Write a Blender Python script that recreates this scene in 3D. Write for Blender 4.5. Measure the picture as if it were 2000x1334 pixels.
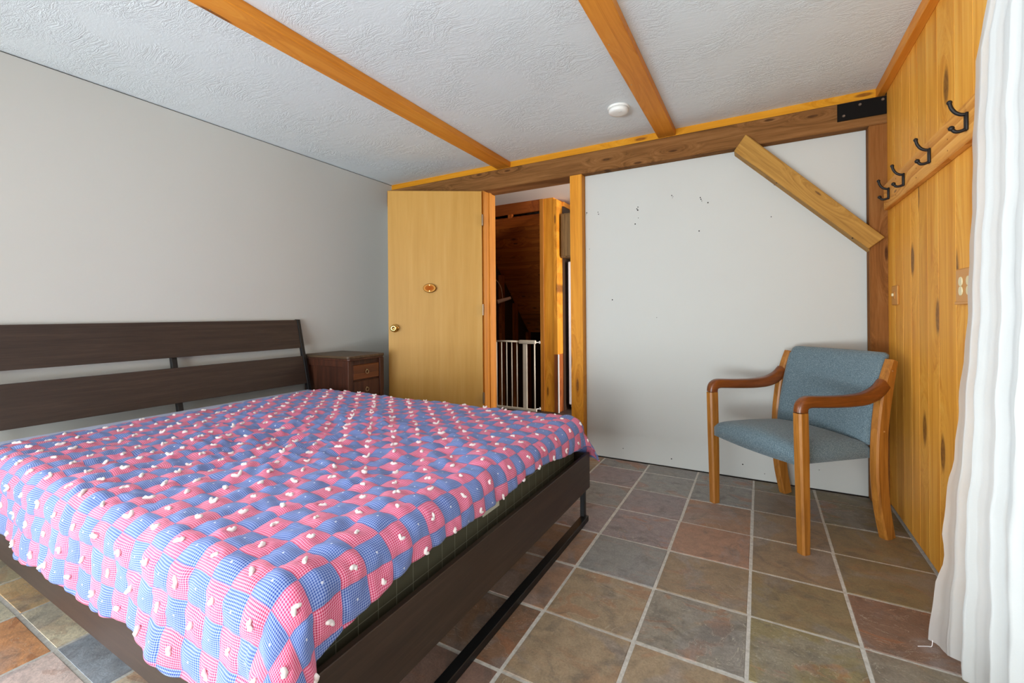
import bpy, bmesh, math, random
import numpy as np
from mathutils import Vector, Matrix

random.seed(7)
rng = np.random.default_rng(7)
sc = bpy.context.scene
for o in list(bpy.data.objects):
    bpy.data.objects.remove(o)
COL = sc.collection
R = math.radians

# ------------------------------------------------------------------ camera
CAM_H = 1.05
cd = bpy.data.cameras.new('camera')
cd.sensor_fit = 'HORIZONTAL'
cd.sensor_width = 36.0
cd.lens = 869.0 * 36.0 / 2000.0
cd.shift_y = (614.0 - 667.0) / 2000.0
cd.clip_start = 0.02
cam = bpy.data.objects.new('camera', cd)
COL.objects.link(cam)
cam.matrix_world = (Matrix.Translation((0, 0, CAM_H)) @ Matrix.Rotation(R(29.1), 4, 'Z')
                    @ Matrix.Rotation(R(90), 4, 'X') @ Matrix.Rotation(R(-0.45), 4, 'Z'))
sc.camera = cam

# ------------------------------------------------------------------ world, daylight, exposure
w = bpy.data.worlds.new('daylight')
sc.world = w
w.use_nodes = True
w.node_tree.nodes['Background'].inputs[0].default_value = (0.86, 0.93, 1.0, 1)
w.node_tree.nodes['Background'].inputs[1].default_value = 0.7


def area(name, loc, rot, sx, sy, power, col):
    l = bpy.data.lights.new(name, 'AREA')
    l.shape = 'RECTANGLE'
    l.size = sx
    l.size_y = sy
    l.energy = power
    l.color = col
    o = bpy.data.objects.new(name, l)
    o.location = loc
    o.rotation_euler = rot
    COL.objects.link(o)
    return o


# sky light entering by the glass doors behind the camera and by the curtained window; added fills for ceiling and hall
area('daylight_garden_door', (-1.3, -2.55, 1.12), (R(90), 0, 0), 2.9, 2.0, 120, (0.86, 0.95, 1.0))
area('ceiling_fill_light', (-1.1, -3.0, 0.2), (R(125), 0, 0), 2.9, 1.1, 190, (0.87, 0.96, 1.0))  # added unseen lamp, low outside and tilted up, to brighten the ceiling
area('daylight_curtain_window', (0.86, 0.57, 1.12), (R(90), 0, R(90)), 2.4, 1.9, 11, (0.86, 0.96, 1.0))
area('daylight_left_window', (-3.30, -0.75, 1.25), (R(90), 0, R(-90)), 1.7, 1.5, 125, (0.87, 0.95, 1.0))
area('hall_fill_light', (1.02, 3.85, 1.45), (R(90), 0, R(90)), 0.9, 1.1, 95, (1.0, 0.96, 0.93))  # added lamp out of view, brightens the hall from its right end
sc.view_settings.view_transform = 'Standard'
sc.view_settings.look = 'None'
sc.view_settings.exposure = 0.33
sc.view_settings.gamma = 1.0
sc.view_settings.use_curve_mapping = False
sc.cycles.max_bounces = 6
sc.cycles.diffuse_bounces = 4
sc.cycles.glossy_bounces = 2
sc.cycles.transmission_bounces = 4
sc.cycles.transparent_max_bounces = 6
sc.cycles.adaptive_threshold = 0.09
sc.cycles.caustics_reflective = False
sc.cycles.caustics_refractive = False


# ------------------------------------------------------------------ node helpers
def srgb(r, g, b):
    f = lambda c: c / 12.92 if c <= 0.04045 else ((c + 0.055) / 1.055) ** 2.4
    return (f(r / 255.0), f(g / 255.0), f(b / 255.0), 1.0)


class NT:
    def __init__(self, name):
        self.m = bpy.data.materials.new(name)
        self.m.use_nodes = True
        self.t = self.m.node_tree
        self.t.nodes.clear()
        self.out = self.n('ShaderNodeOutputMaterial')
        self.p = self.n('ShaderNodeBsdfPrincipled')
        self.l(self.p.outputs[0], self.out.inputs[0])

    def n(self, typ, **kw):
        nd = self.t.nodes.new(typ)
        for k, v in kw.items():
            setattr(nd, k, v)
        return nd

    def l(self, a, b):
        self.t.links.new(a, b)

    def val(self, inp, v):
        if isinstance(v, bpy.types.NodeSocket):
            self.l(v, inp)
        elif v is not None:
            inp.default_value = v

    def math(self, op, a, b=None, clamp=False):
        nd = self.n('ShaderNodeMath', operation=op, use_clamp=clamp)
        self.val(nd.inputs[0], a)
        if b is not None:
            self.val(nd.inputs[1], b)
        return nd.outputs[0]

    def vmath(self, op, a, b=None):
        nd = self.n('ShaderNodeVectorMath', operation=op)
        self.val(nd.inputs[0], a)
        if b is not None:
            self.val(nd.inputs[1], b)
        return nd.outputs[0]

    def mix(self, f, a, b, blend='MIX'):
        nd = self.n('ShaderNodeMix', data_type='RGBA', blend_type=blend)
        self.val(nd.inputs[0], f)
        self.val(nd.inputs[6], a)
        self.val(nd.inputs[7], b)
        return nd.outputs[2]

    def ramp(self, f, stops, interp='LINEAR'):
        nd = self.n('ShaderNodeValToRGB')
        nd.color_ramp.interpolation = interp
        el = nd.color_ramp.elements
        while len(el) < len(stops):
            el.new(0.5)
        for e, (p, c) in zip(el, stops):
            e.position = p
            e.color = c if len(c) == 4 else (*c, 1)
        self.l(f, nd.inputs[0])
        return nd.outputs[0]

    def noise(self, vec, scale, detail=4, rough=0.55, dist=0.0, dims='3D'):
        nd = self.n('ShaderNodeTexNoise', noise_dimensions=dims)
        self.val(nd.inputs['Vector'], vec)
        nd.inputs['Scale'].default_value = scale
        nd.inputs['Detail'].default_value = detail
        nd.inputs['Roughness'].default_value = rough
        nd.inputs['Distortion'].default_value = dist
        return nd.outputs[0]

    def objco(self, rand=0.0):
        tc = self.n('ShaderNodeTexCoord').outputs['Object']
        if rand:
            r = self.n('ShaderNodeObjectInfo').outputs['Random']
            off = self.n('ShaderNodeCombineXYZ')
            self.l(self.math('MULTIPLY', r, rand), off.inputs[0])
            self.l(self.math('MULTIPLY', r, rand * 1.7), off.inputs[1])
            self.l(self.math('MULTIPLY', r, rand * 0.6), off.inputs[2])
            tc = self.vmath('ADD', tc, off.outputs[0])
        return tc

    def bump(self, h, strength, dist):
        b = self.n('ShaderNodeBump')
        b.inputs['Strength'].default_value = strength
        b.inputs['Distance'].default_value = dist
        self.l(h, b.inputs['Height'])
        self.l(b.outputs[0], self.p.inputs['Normal'])

    def done(self, col=None, rough=None, spec=None, metal=None):
        self.val(self.p.inputs['Base Color'], col)
        self.val(self.p.inputs['Roughness'], rough)
        if spec is not None:
            self.p.inputs['Specular IOR Level'].default_value = spec
        if metal is not None:
            self.p.inputs['Metallic'].default_value = metal
        return self.m


def bw(v):
    return (v, v, v, 1)


def plain(name, col, rough=0.5, metal=0.0, spec=0.5, var=0.06, vs=6.0):
    t = NT(name)
    n = t.noise(t.objco(3.0), vs, 4)
    c = t.mix(t.math('MULTIPLY', t.math('SUBTRACT', n, 0.5), var * 2), col, (0, 0, 0, 1))
    return t.done(c, rough, spec, metal)


def wood(name, dark, mid, light, axis='z', cross='y', scale=1.0, knots=0.0, knotcol=None, rough=0.45,
         spec=0.4, ring=0.5, vary=0.12, bump=0.15, kscale=(2.6, 1.0)):
    """grain runs along `axis`; knots are drawn in the plane axis x cross"""
    t = NT(name)
    co = t.objco(23.0)
    s = {'x': 9.0, 'y': 9.0, 'z': 9.0}
    s[axis] = 0.55
    mp = t.vmath('MULTIPLY', co, (s['x'] * scale, s['y'] * scale, s['z'] * scale))
    sep = t.n('ShaderNodeSeparateXYZ')
    t.l(co, sep.inputs[0])
    idx = {'x': 0, 'y': 1, 'z': 2}
    kc = t.n('ShaderNodeCombineXYZ')
    t.l(t.math('MULTIPLY', sep.outputs[idx[cross]], kscale[0] * 2.4), kc.inputs[0])
    t.l(t.math('MULTIPLY', sep.outputs[idx[axis]], kscale[1] * 1.5), kc.inputs[1])
    vor = t.n('ShaderNodeTexVoronoi', voronoi_dimensions='2D', feature='F1')
    vor.inputs['Scale'].default_value = 1.0
    vor.inputs['Randomness'].default_value = 1.0
    t.l(kc.outputs[0], vor.inputs['Vector'])
    d = vor.outputs['Distance']
    if knots:   # grain flows round the knots
        pull = t.math('MULTIPLY', t.ramp(d, [(0.0, bw(1)), (0.42, bw(0))], 'EASE'), 1.1)
        off = t.n('ShaderNodeCombineXYZ')
        for i in range(3):
            t.l(pull, off.inputs[i])
        mp = t.vmath('ADD', mp, off.outputs[0])
    n1 = t.noise(mp, 1.6, 4, 0.6, 0.6)
    n2 = t.noise(mp, 9.0, 2, 0.6, 0.0)
    wv = t.n('ShaderNodeTexWave', wave_type='BANDS', bands_direction=cross.upper(), wave_profile='SAW')
    wv.inputs['Scale'].default_value = 0.55
    wv.inputs['Distortion'].default_value = 7.0
    wv.inputs['Detail'].default_value = 2.0
    wv.inputs['Detail Scale'].default_value = 0.6
    t.l(mp, wv.inputs['Vector'])
    f = t.math('ADD', t.math('MULTIPLY', n1, 1 - ring * 0.6), t.math('MULTIPLY', wv.outputs['Fac'], ring * 0.35))
    f = t.math('ADD', f, t.math('MULTIPLY', t.math('SUBTRACT', n2, 0.5), 0.35))
    c = t.ramp(f, [(0.22, dark), (0.5, mid), (0.78, light)])
    rnd = t.n('ShaderNodeObjectInfo').outputs['Random']
    hue = t.n('ShaderNodeHueSaturation')
    t.l(c, hue.inputs['Color'])
    t.l(t.math('ADD', t.math('MULTIPLY', rnd, vary * 2), 1 - vary), hue.inputs['Value'])
    c = hue.outputs[0]
    if knots:
        k = t.ramp(d, [(0.0, bw(1)), (knots * 0.8, bw(1)), (knots, bw(0.55)), (knots * 1.35, bw(0))])
        kn = t.noise(t.vmath('MULTIPLY', co, (60, 60, 60)), 1.0, 2)
        kcol = t.mix(t.math('MULTIPLY', kn, 0.5), knotcol, mid)
        c = t.mix(k, c, kcol)
    if bump >= 0.3:
        t.bump(n1, bump, 0.002)
    return t.done(c, rough, spec)


# ------------------------------------------------------------------ mesh helpers
WLOC = {}


class MB:
    def __init__(self):
        self.bm = bmesh.new()

    def box(self, x0, x1, y0, y1, z0, z1, bev=0.0, seg=1, M=None):
        r = bmesh.ops.create_cube(self.bm, size=1.0)
        vs = r['verts']
        bmesh.ops.scale(self.bm, vec=(x1 - x0, y1 - y0, z1 - z0), verts=vs)
        bmesh.ops.translate(self.bm, vec=((x0 + x1) / 2, (y0 + y1) / 2, (z0 + z1) / 2), verts=vs)
        allv = vs
        if bev:
            es = list({e for v in vs for e in v.link_edges})
            rr = bmesh.ops.bevel(self.bm, geom=es, offset=bev, segments=seg, affect='EDGES', profile=0.5)
            allv = list({v for f in rr['faces'] for v in f.verts} | {v for v in vs if v.is_valid})
            # include all verts connected
            seen = set(allv)
            st = list(allv)
            while st:
                v = st.pop()
                for e in v.link_edges:
                    o = e.other_vert(v)
                    if o not in seen:
                        seen.add(o)
                        st.append(o)
            allv = list(seen)
        if M is not None:
            bmesh.ops.transform(self.bm, matrix=M, verts=allv)
        return self

    def cyl(self, p0, p1, r0, r1=None, seg=16, caps=True):
        r1 = r0 if r1 is None else r1
        p0, p1 = Vector(p0), Vector(p1)
        d = p1 - p0
        r = bmesh.ops.create_cone(self.bm, cap_ends=caps, segments=seg, radius1=r0, radius2=r1, depth=d.length)
        M = Matrix.Translation((p0 + p1) / 2) @ d.to_track_quat('Z', 'Y').to_matrix().to_4x4()
        bmesh.ops.transform(self.bm, matrix=M, verts=r['verts'])
        return self

    def sphere(self, c, r, sx=1, sy=1, sz=1, u=16, v=10):
        q = bmesh.ops.create_uvsphere(self.bm, u_segments=u, v_segments=v, radius=r)
        bmesh.ops.transform(self.bm, matrix=Matrix.Translation(c) @ Matrix.Diagonal((sx, sy, sz, 1)), verts=q['verts'])
        return self

    def sweep(self, pts, secs, close=False, caps=True):
        """pts: list of (pos, xaxis, yaxis); secs: list of polygons [(a,b)..] with the same count"""
        rings = []
        for (p, ax, ay), s in zip(pts, secs):
            rings.append([self.bm.verts.new(Vector(p) + Vector(ax) * a + Vector(ay) * b) for a, b in s])
        n = len(rings[0])
        m = len(rings)
        for i in range(m if close else m - 1):
            A, B = rings[i], rings[(i + 1) % m]
            for j in range(n):
                self.bm.faces.new((A[j], A[(j + 1) % n], B[(j + 1) % n], B[j]))
        if caps and not close:
            self.bm.faces.new(rings[0][::-1])
            self.bm.faces.new(rings[-1])
        return self

    def tube(self, path, rad, seg=8, close=False):
        path = [Vector(p) for p in path]
        n = len(path)
        rads = rad if isinstance(rad, (list, tuple)) else [rad] * n
        fr = []
        up = Vector((0.13, 0.31, 0.94))
        for i in range(n):
            a = path[(i - 1) % n] if (close or i > 0) else path[i]
            b = path[(i + 1) % n] if (close or i < n - 1) else path[i]
            d = (b - a).normalized()
            x = d.cross(up)
            if x.length < 1e-3:
                x = d.cross(Vector((1, 0, 0)))
            x.normalize()
            y = x.cross(d).normalized()
            up = y
            fr.append((path[i], x, y))
        secs = [[(r * math.cos(2 * math.pi * k / seg), r * math.sin(2 * math.pi * k / seg)) for k in range(seg)] for r in rads]
        return self.sweep(fr, secs, close=close)

    def prism(self, poly, v0, v1):
        """poly: list of 3D points; extruded from offset v0 to offset v1"""
        a = [self.bm.verts.new(Vector(p) + Vector(v0)) for p in poly]
        b = [self.bm.verts.new(Vector(p) + Vector(v1)) for p in poly]
        n = len(poly)
        self.bm.faces.new(a[::-1])
        self.bm.faces.new(b)
        for i in range(n):
            self.bm.faces.new((a[i], a[(i + 1) % n], b[(i + 1) % n], b[i]))
        return self

    def build(self, name, mat, parent=None, smooth=False, local=False, bevel=0.0, sub=0, base=False):
        bm = self.bm
        bmesh.ops.recalc_face_normals(bm, faces=bm.faces[:])
        co = np.array([v.co[:] for v in bm.verts])
        c = (co.min(0) + co.max(0)) / 2
        if base:
            c[2] = co[:, 2].min()
        c = Vector(c)
        for v in bm.verts:
            v.co -= c
        me = bpy.data.meshes.new(name)
        bm.to_mesh(me)
        bm.free()
        if smooth:
            for p in me.polygons:
                p.use_smooth = True
        me.materials.append(mat)
        o = bpy.data.objects.new(name, me)
        COL.objects.link(o)
        place(o, c, parent, local)
        if bevel:
            m = o.modifiers.new('bevel', 'BEVEL')
            m.width = bevel
            m.segments = 2
            m.limit_method = 'ANGLE'
            m.angle_limit = R(40)
        if sub:
            m = o.modifiers.new('sub', 'SUBSURF')
            m.levels = sub
            m.render_levels = sub
        return o


def place(o, c, parent=None, local=False):
    c = Vector(c)
    if parent is not None:
        o.parent = parent
        o.location = c if local else c - WLOC[parent.name]
    else:
        o.location = c
    WLOC[o.name] = c


def tag(o, label=None, cat=None, group=None, kind=None):
    if label:
        o['label'] = label
    if cat:
        o['category'] = cat
    if group:
        o['group'] = group
    if kind:
        o['kind'] = kind
    return o


def empty(name, loc, label, cat, group=None, rotz=0.0):
    o = bpy.data.objects.new(name, None)
    o.empty_display_size = 0.1
    COL.objects.link(o)
    o.location = loc
    o.rotation_euler = (0, 0, rotz)
    WLOC[o.name] = Vector(loc)
    return tag(o, label, cat, group)


def rawmesh(name, verts, faces, mat, parent=None, smooth=True, uv=None):
    verts = np.asarray(verts, float)
    c = (verts.min(0) + verts.max(0)) / 2
    me = bpy.data.meshes.new(name)
    me.from_pydata((verts - c).tolist(), [], faces)
    if uv is not None:
        lay = me.uv_layers.new(name='UVMap')
        li = np.zeros(len(me.loops), dtype=np.int32)
        me.loops.foreach_get('vertex_index', li)
        lay.data.foreach_set('uv', np.asarray(uv, np.float32)[li].ravel())
    me.update()
    if smooth:
        me.polygons.foreach_set('use_smooth', np.ones(len(me.polygons), bool))
    me.materials.append(mat)
    o = bpy.data.objects.new(name, me)
    COL.objects.link(o)
    place(o, c, parent)
    return o


# ------------------------------------------------------------------ materials
def m_paint(name, col, bumpy=0.0):
    t = NT(name)
    co = t.objco()
    n = t.noise(co, 2.5, 5)
    c = t.mix(t.math('MULTIPLY', n, 0.08), col, srgb(150, 146, 135))
    return t.done(c, 0.55, 0.3)


M_WALL = m_paint('wall_paint_warm_grey', srgb(201, 201, 196))
M_PANEL = m_paint('wall_panel_white', srgb(200, 200, 195))


def m_ceiling():
    t = NT('ceiling_trowelled_plaster')
    co = t.objco()
    warp = t.n('ShaderNodeTexNoise')
    warp.inputs['Scale'].default_value = 3.0
    t.l(co, warp.inputs['Vector'])
    st = t.vmath('MULTIPLY', co, (1.0, 2.6, 1.0))
    w2 = t.vmath('ADD', st, t.vmath('MULTIPLY', warp.outputs[1], (0.55, 0.55, 0.0)))
    a = t.noise(w2, 11.0, 4, 0.62, 0.9)
    ridge = t.math('SUBTRACT', 1.0, t.math('MULTIPLY', t.math('ABSOLUTE', t.math('SUBTRACT', a, 0.5)), 9.0), clamp=True)
    patch = t.ramp(t.noise(co, 3.2, 4, 0.6), [(0.42, bw(0.0)), (0.62, bw(1.0))])
    fine = t.noise(w2, 38.0, 3, 0.65, 0.6)
    fr = t.math('SUBTRACT', 1.0, t.math('MULTIPLY', t.math('ABSOLUTE', t.math('SUBTRACT', fine, 0.5)), 7.0), clamp=True)
    h = t.math('MULTIPLY', t.math('ADD', t.math('MULTIPLY', ridge, 0.7), t.math('MULTIPLY', fr, 0.6)), t.math('ADD', t.math('MULTIPLY', patch, 0.9), 0.1))
    t.bump(h, 0.45, 0.005)
    c = t.mix(t.noise(co, 1.4, 3), srgb(218, 227, 230), srgb(228, 235, 238))
    return t.done(c, 0.6, 0.3)


M_CEIL = m_ceiling()


def m_slate():
    t = NT('slate_tile')
    co = t.objco(31.0)
    base = t.n('ShaderNodeObjectInfo').outputs['Color']
    rnd = t.n('ShaderNodeObjectInfo').outputs['Random']
    big = t.noise(t.vmath('MULTIPLY', co, (1.0, 1.7, 1.0)), 5.0, 5, 0.6, 1.2)
    mid = t.noise(co, 22.0, 5, 0.7, 0.5)
    fine = t.noise(co, 160.0, 3, 0.7)
    rust = t.ramp(big, [(0.54, bw(0)), (0.6, bw(0.7)), (0.75, bw(1))])
    c = t.mix(t.math('MULTIPLY', rust, t.math('ADD', t.math('MULTIPLY', rnd, 0.6), 0.1)), base, srgb(176, 112, 72))
    g2 = t.noise(t.vmath('ADD', co, (5.0, 3.0, 0.0)), 4.0, 4, 0.6, 0.8)
    grey = t.ramp(g2, [(0.5, bw(0)), (0.58, bw(0.8)), (0.7, bw(1))])
    c = t.mix(t.math('MULTIPLY', grey, 0.45), c, srgb(150, 146, 146))
    g3 = t.ramp(t.noise(t.vmath('ADD', co, (9.0, 1.0, 0.0)), 7.0, 4, 0.65, 1.0), [(0.36, bw(1)), (0.46, bw(0))])
    c = t.mix(t.math('MULTIPLY', g3, 0.4), c, srgb(96, 90, 84))
    tone = t.ramp(mid, [(0.25, bw(0.68)), (0.55, bw(1.0)), (0.8, bw(1.2))])
    c = t.mix(1.0, c, tone, 'MULTIPLY')
    c = t.mix(1.0, c, t.ramp(fine, [(0.3, bw(0.8)), (0.6, bw(1.06))]), 'MULTIPLY')
    # split-face edges: dark and pale contour lines of the cleft layers
    step = t.math('FRACT', t.math('MULTIPLY', big, 7.0))
    line = t.ramp(step, [(0.0, bw(1)), (0.03, bw(0)), (0.985, bw(0)), (1.0, bw(1))])
    line = t.math('MULTIPLY', line, t.ramp(rnd, [(0.35, bw(0)), (0.6, bw(1))]))
    c = t.mix(t.math('MULTIPLY', line, 0.75), c, srgb(206, 196, 176))
    terr = t.math('DIVIDE', t.math('FLOOR', t.math('MULTIPLY', big, 7.0)), 7.0)
    h = t.math('ADD', t.math('MULTIPLY', terr, 1.4), t.math('MULTIPLY', mid, 0.6))
    h = t.math('ADD', h, t.math('MULTIPLY', fine, 0.14))
    t.bump(h, 0.6, 0.004)
    return t.done(c, t.ramp(mid, [(0.3, bw(0.42)), (0.7, bw(0.58))]), 0.45)


M_SLATE = m_slate()


def m_grout():
    t = NT('grout')
    co = t.objco()
    n = t.noise(co, 60.0, 4, 0.7)
    t.bump(n, 0.5, 0.002)
    return t.done(t.ramp(n, [(0.3, srgb(188, 183, 174)), (0.7, srgb(224, 220, 212))]), 0.85, 0.2)


M_GROUT = m_grout()
M_PINE_WALL = wood('knotty_pine_planks', srgb(206, 130, 36), srgb(232, 164, 64), srgb(244, 190, 92), 'z', 'y', 0.8, 0.085, srgb(84, 42, 22), 0.5, 0.18, 0.3, 0.09, 0.1, (1.5, 0.9))
M_PINE_X = wood('yellow_pine_strip', srgb(190, 120, 20), srgb(212, 144, 34), srgb(222, 162, 56), 'x', 'z', 0.8, 0.045, srgb(110, 52, 22), 0.5, 0.15, 0.35, 0.05, 0.1, (2.0, 0.8))
M_PINE_Y = wood('orange_pine_beam', srgb(196, 116, 32), srgb(220, 142, 50), srgb(230, 160, 66), 'y', 'x', 0.9, 0.05, srgb(86, 38, 18), 0.45, 0.2, 0.35, 0.04, 0.1, (2.2, 0.55))
M_PINE_Z = wood('orange_pine_jamb', srgb(190, 114, 28), srgb(222, 148, 46), srgb(234, 168, 68), 'z', 'x', 0.9, 0.05, srgb(98, 50, 26), 0.5, 0.15, 0.4, 0.06, 0.1, (2.2, 0.7))
M_TIMBER_X = wood('dark_rough_timber', srgb(88, 56, 26), srgb(128, 86, 46), srgb(150, 106, 64), 'x', 'z', 1.6, 0.05, srgb(58, 34, 18), 0.8, 0.15, 0.08, 0.03, 0.6, (3.0, 1.3))
M_TIMBER_Z = wood('dark_rough_post', srgb(92, 52, 22), srgb(134, 84, 40), srgb(152, 102, 56), 'z', 'x', 1.5, 0.05, srgb(60, 32, 16), 0.8, 0.15, 0.08, 0.03, 0.6, (3.0, 0.9))
M_BRACE = wood('pale_brace_timber', srgb(142, 98, 36), srgb(176, 130, 58), srgb(192, 150, 80), 'x', 'z', 1.3, 0.03, srgb(80, 46, 22), 0.6, 0.25, 0.45, 0.03, 0.4)
M_DOOR = wood('birch_veneer_door', srgb(180, 134, 60), srgb(191, 145, 71), srgb(199, 155, 85), 'z', 'x', 0.6, 0.0, None, 0.48, 0.25, 0.12, 0.02, 0.04)
M_RACK = wood('fir_rack_board', srgb(196, 126, 50), srgb(226, 162, 80), srgb(238, 184, 106), 'y', 'z', 1.3, 0.035, srgb(120, 66, 32), 0.5, 0.12, 0.9, 0.03, 0.15)
M_STAIR = wood('red_pine_planks', srgb(120, 54, 16), srgb(172, 90, 30), srgb(196, 114, 44), 'x', 'y', 0.9, 0.05, srgb(44, 20, 10), 0.5, 0.3, 0.4, 0.12, 0.1, (3.0, 1.2))
M_STUD = wood('red_pine_stud', srgb(110, 52, 20), srgb(164, 90, 38), srgb(188, 116, 54), 'z', 'y', 0.9, 0.05, srgb(60, 26, 12), 0.5, 0.3, 0.4, 0.08, 0.1, (3.0, 1.0))
M_OAK_CAB = wood('oak_cabinet', srgb(84, 62, 34), srgb(124, 96, 58), srgb(140, 112, 72), 'z', 'x', 2.0, 0.0, None, 0.5, 0.3, 0.6, 0.02, 0.1)
M_BED = wood('dark_brown_woodgrain', srgb(44, 33, 27), srgb(58, 44, 36), srgb(72, 56, 46), 'y', 'z', 2.4, 0.0, None, 0.42, 0.45, 0.3, 0.02, 0.08)
M_BED_X = wood('dark_brown_woodgrain_rail', srgb(44, 33, 27), srgb(58, 44, 36), srgb(72, 56, 46), 'x', 'z', 2.4, 0.0, None, 0.42, 0.45, 0.3, 0.02, 0.08)
M_NIGHT = wood('worn_walnut', srgb(42, 22, 14), srgb(74, 40, 26), srgb(100, 60, 40), 'z', 'x', 1.4, 0.0, None, 0.4, 0.45, 0.4, 0.03, 0.1)
M_NTOP = wood('worn_walnut_top', srgb(62, 46, 30), srgb(88, 68, 48), srgb(110, 90, 66), 'x', 'y', 1.4, 0.0, None, 0.5, 0.4, 0.4, 0.03, 0.1)
M_NDRAW = wood('drawer_front_walnut', srgb(72, 34, 12), srgb(112, 60, 24), srgb(138, 80, 34), 'y', 'z', 1.0, 0.0, None, 0.35, 0.5, 0.6, 0.03, 0.1)
M_OAK = wood('chair_oak', srgb(126, 76, 22), srgb(166, 106, 40), srgb(186, 128, 56), 'z', 'y', 3.0, 0.0, None, 0.38, 0.5, 0.3, 0.03, 0.1)
M_OAK_ARM = wood('chair_oak_dark_arm', srgb(96, 48, 16), srgb(128, 68, 26), srgb(146, 84, 36), 'y', 'x', 3.0, 0.0, None, 0.3, 0.5, 0.4, 0.03, 0.08)
M_BLACK = plain('black_steel', srgb(16, 16, 17), 0.42, 0.0, 0.5)
M_STRAP = plain('flat_black_strap', srgb(17, 14, 12), 0.8, 0.0, 0.15)
M_IRON = plain('black_iron', srgb(26, 20, 17), 0.55, 0.3, 0.5)
M_BOLT = plain('bolt_steel', srgb(120, 104, 90), 0.5, 0.6)
M_BRASS = plain('polished_brass', srgb(226, 190, 112), 0.16, 1.0, 0.5, 0.02)
M_OLDBRASS = plain('old_brass', srgb(190, 170, 130), 0.35, 0.9)
M_STEEL = plain('hinge_steel', srgb(150, 128, 104), 0.4, 0.8)
M_DARKGAP = plain('dark_gap', srgb(24, 20, 16), 0.9)
M_WHITEPL = plain('white_plastic', srgb(236, 235, 230), 0.45, var=0.02)
M_GATE = plain('cream_gate_paint', srgb(232, 222, 202), 0.4, var=0.02)
M_CREAM = plain('cream_plastic', srgb(226, 212, 168), 0.4, var=0.02)
M_SHEET = plain('pale_blue_sheet', srgb(196, 202, 226), 0.85, spec=0.1)
M_TAG = plain('mattress_label', srgb(206, 204, 184), 0.8)
M_YARN = plain('white_yarn', srgb(246, 238, 236), 0.95, spec=0.05)
M_HALLFLOOR = wood('dark_hall_floor', srgb(44, 34, 28), srgb(66, 52, 44), srgb(84, 68, 58), 'x', 'y', 1.0, 0.0, None, 0.5, 0.4, 0.4, 0.02, 0.1)
M_FRIDGE = plain('white_enamel', srgb(226, 230, 236), 0.35, var=0.02)
M_DARKPANEL = plain('dark_side_panel', srgb(66, 46, 32), 0.5)
M_PLATEWOOD = plain('pine_cover_plate', srgb(206, 142, 66), 0.4, var=0.1)
M_LAMP = plain('lamp_pink_beige', srgb(226, 186, 160), 0.5)


def m_plaque():
    t = NT('log_slice')
    co = t.objco()
    d = t.vmath('LENGTH', t.vmath('MULTIPLY', co, (1.0, 1.0, 1.5)))
    ln = t.n('ShaderNodeVectorMath', operation='LENGTH')
    t.l(t.vmath('MULTIPLY', co, (1.0, 1.0, 1.5)), ln.inputs[0])
    r = ln.outputs['Value']
    c = t.ramp(t.math('MULTIPLY', r, 18.0), [(0.0, srgb(120, 52, 8)), (0.35, srgb(170, 86, 18)), (0.66, srgb(176, 98, 28)), (0.74, srgb(206, 150, 76)), (0.88, srgb(196, 134, 56)), (0.97, srgb(76, 40, 16))])
    return t.done(c, 0.65, 0.1)


M_PLAQUE = m_plaque()


def m_fabric():
    t = NT('blue_grey_tweed')
    co = t.objco()
    a = t.noise(t.vmath('MULTIPLY', co, (160, 160, 420)), 1.0, 3, 0.7)
    b = t.noise(t.vmath('MULTIPLY', co, (420, 420, 160)), 1.0, 2, 0.7)
    f = t.math('ADD', t.math('MULTIPLY', a, 0.6), t.math('MULTIPLY', b, 0.4))
    c = t.ramp(f, [(0.3, srgb(56, 72, 82)), (0.5, srgb(100, 119, 128)), (0.7, srgb(144, 158, 162))])
    t.bump(f, 0.5, 0.002)
    t.p.inputs['Sheen Weight'].default_value = 0.2
    return t.done(c, 0.9, 0.15)


M_FABRIC = m_fabric()


def m_mattress():
    t = NT('mattress_olive_grid')
    sep = t.n('ShaderNodeSeparateXYZ')
    t.l(t.n('ShaderNodeTexCoord').outputs['Object'], sep.inputs[0])
    lines = None
    for i, per in ((0, 0.062), (1, 0.062), (2, 0.062)):
        f = t.math('FRACT', t.math('ADD', t.math('DIVIDE', sep.outputs[i], per), 0.35))
        l = t.math('LESS_THAN', t.math('ABSOLUTE', t.math('SUBTRACT', f, 0.5)), 0.016)
        lines = l if lines is None else t.math('MAXIMUM', lines, l)
    c = t.mix(t.math('MULTIPLY', lines, 0.5), srgb(86, 84, 68), srgb(170, 168, 146))
    return t.done(c, 0.85, 0.15)


M_MATT = m_mattress()


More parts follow.
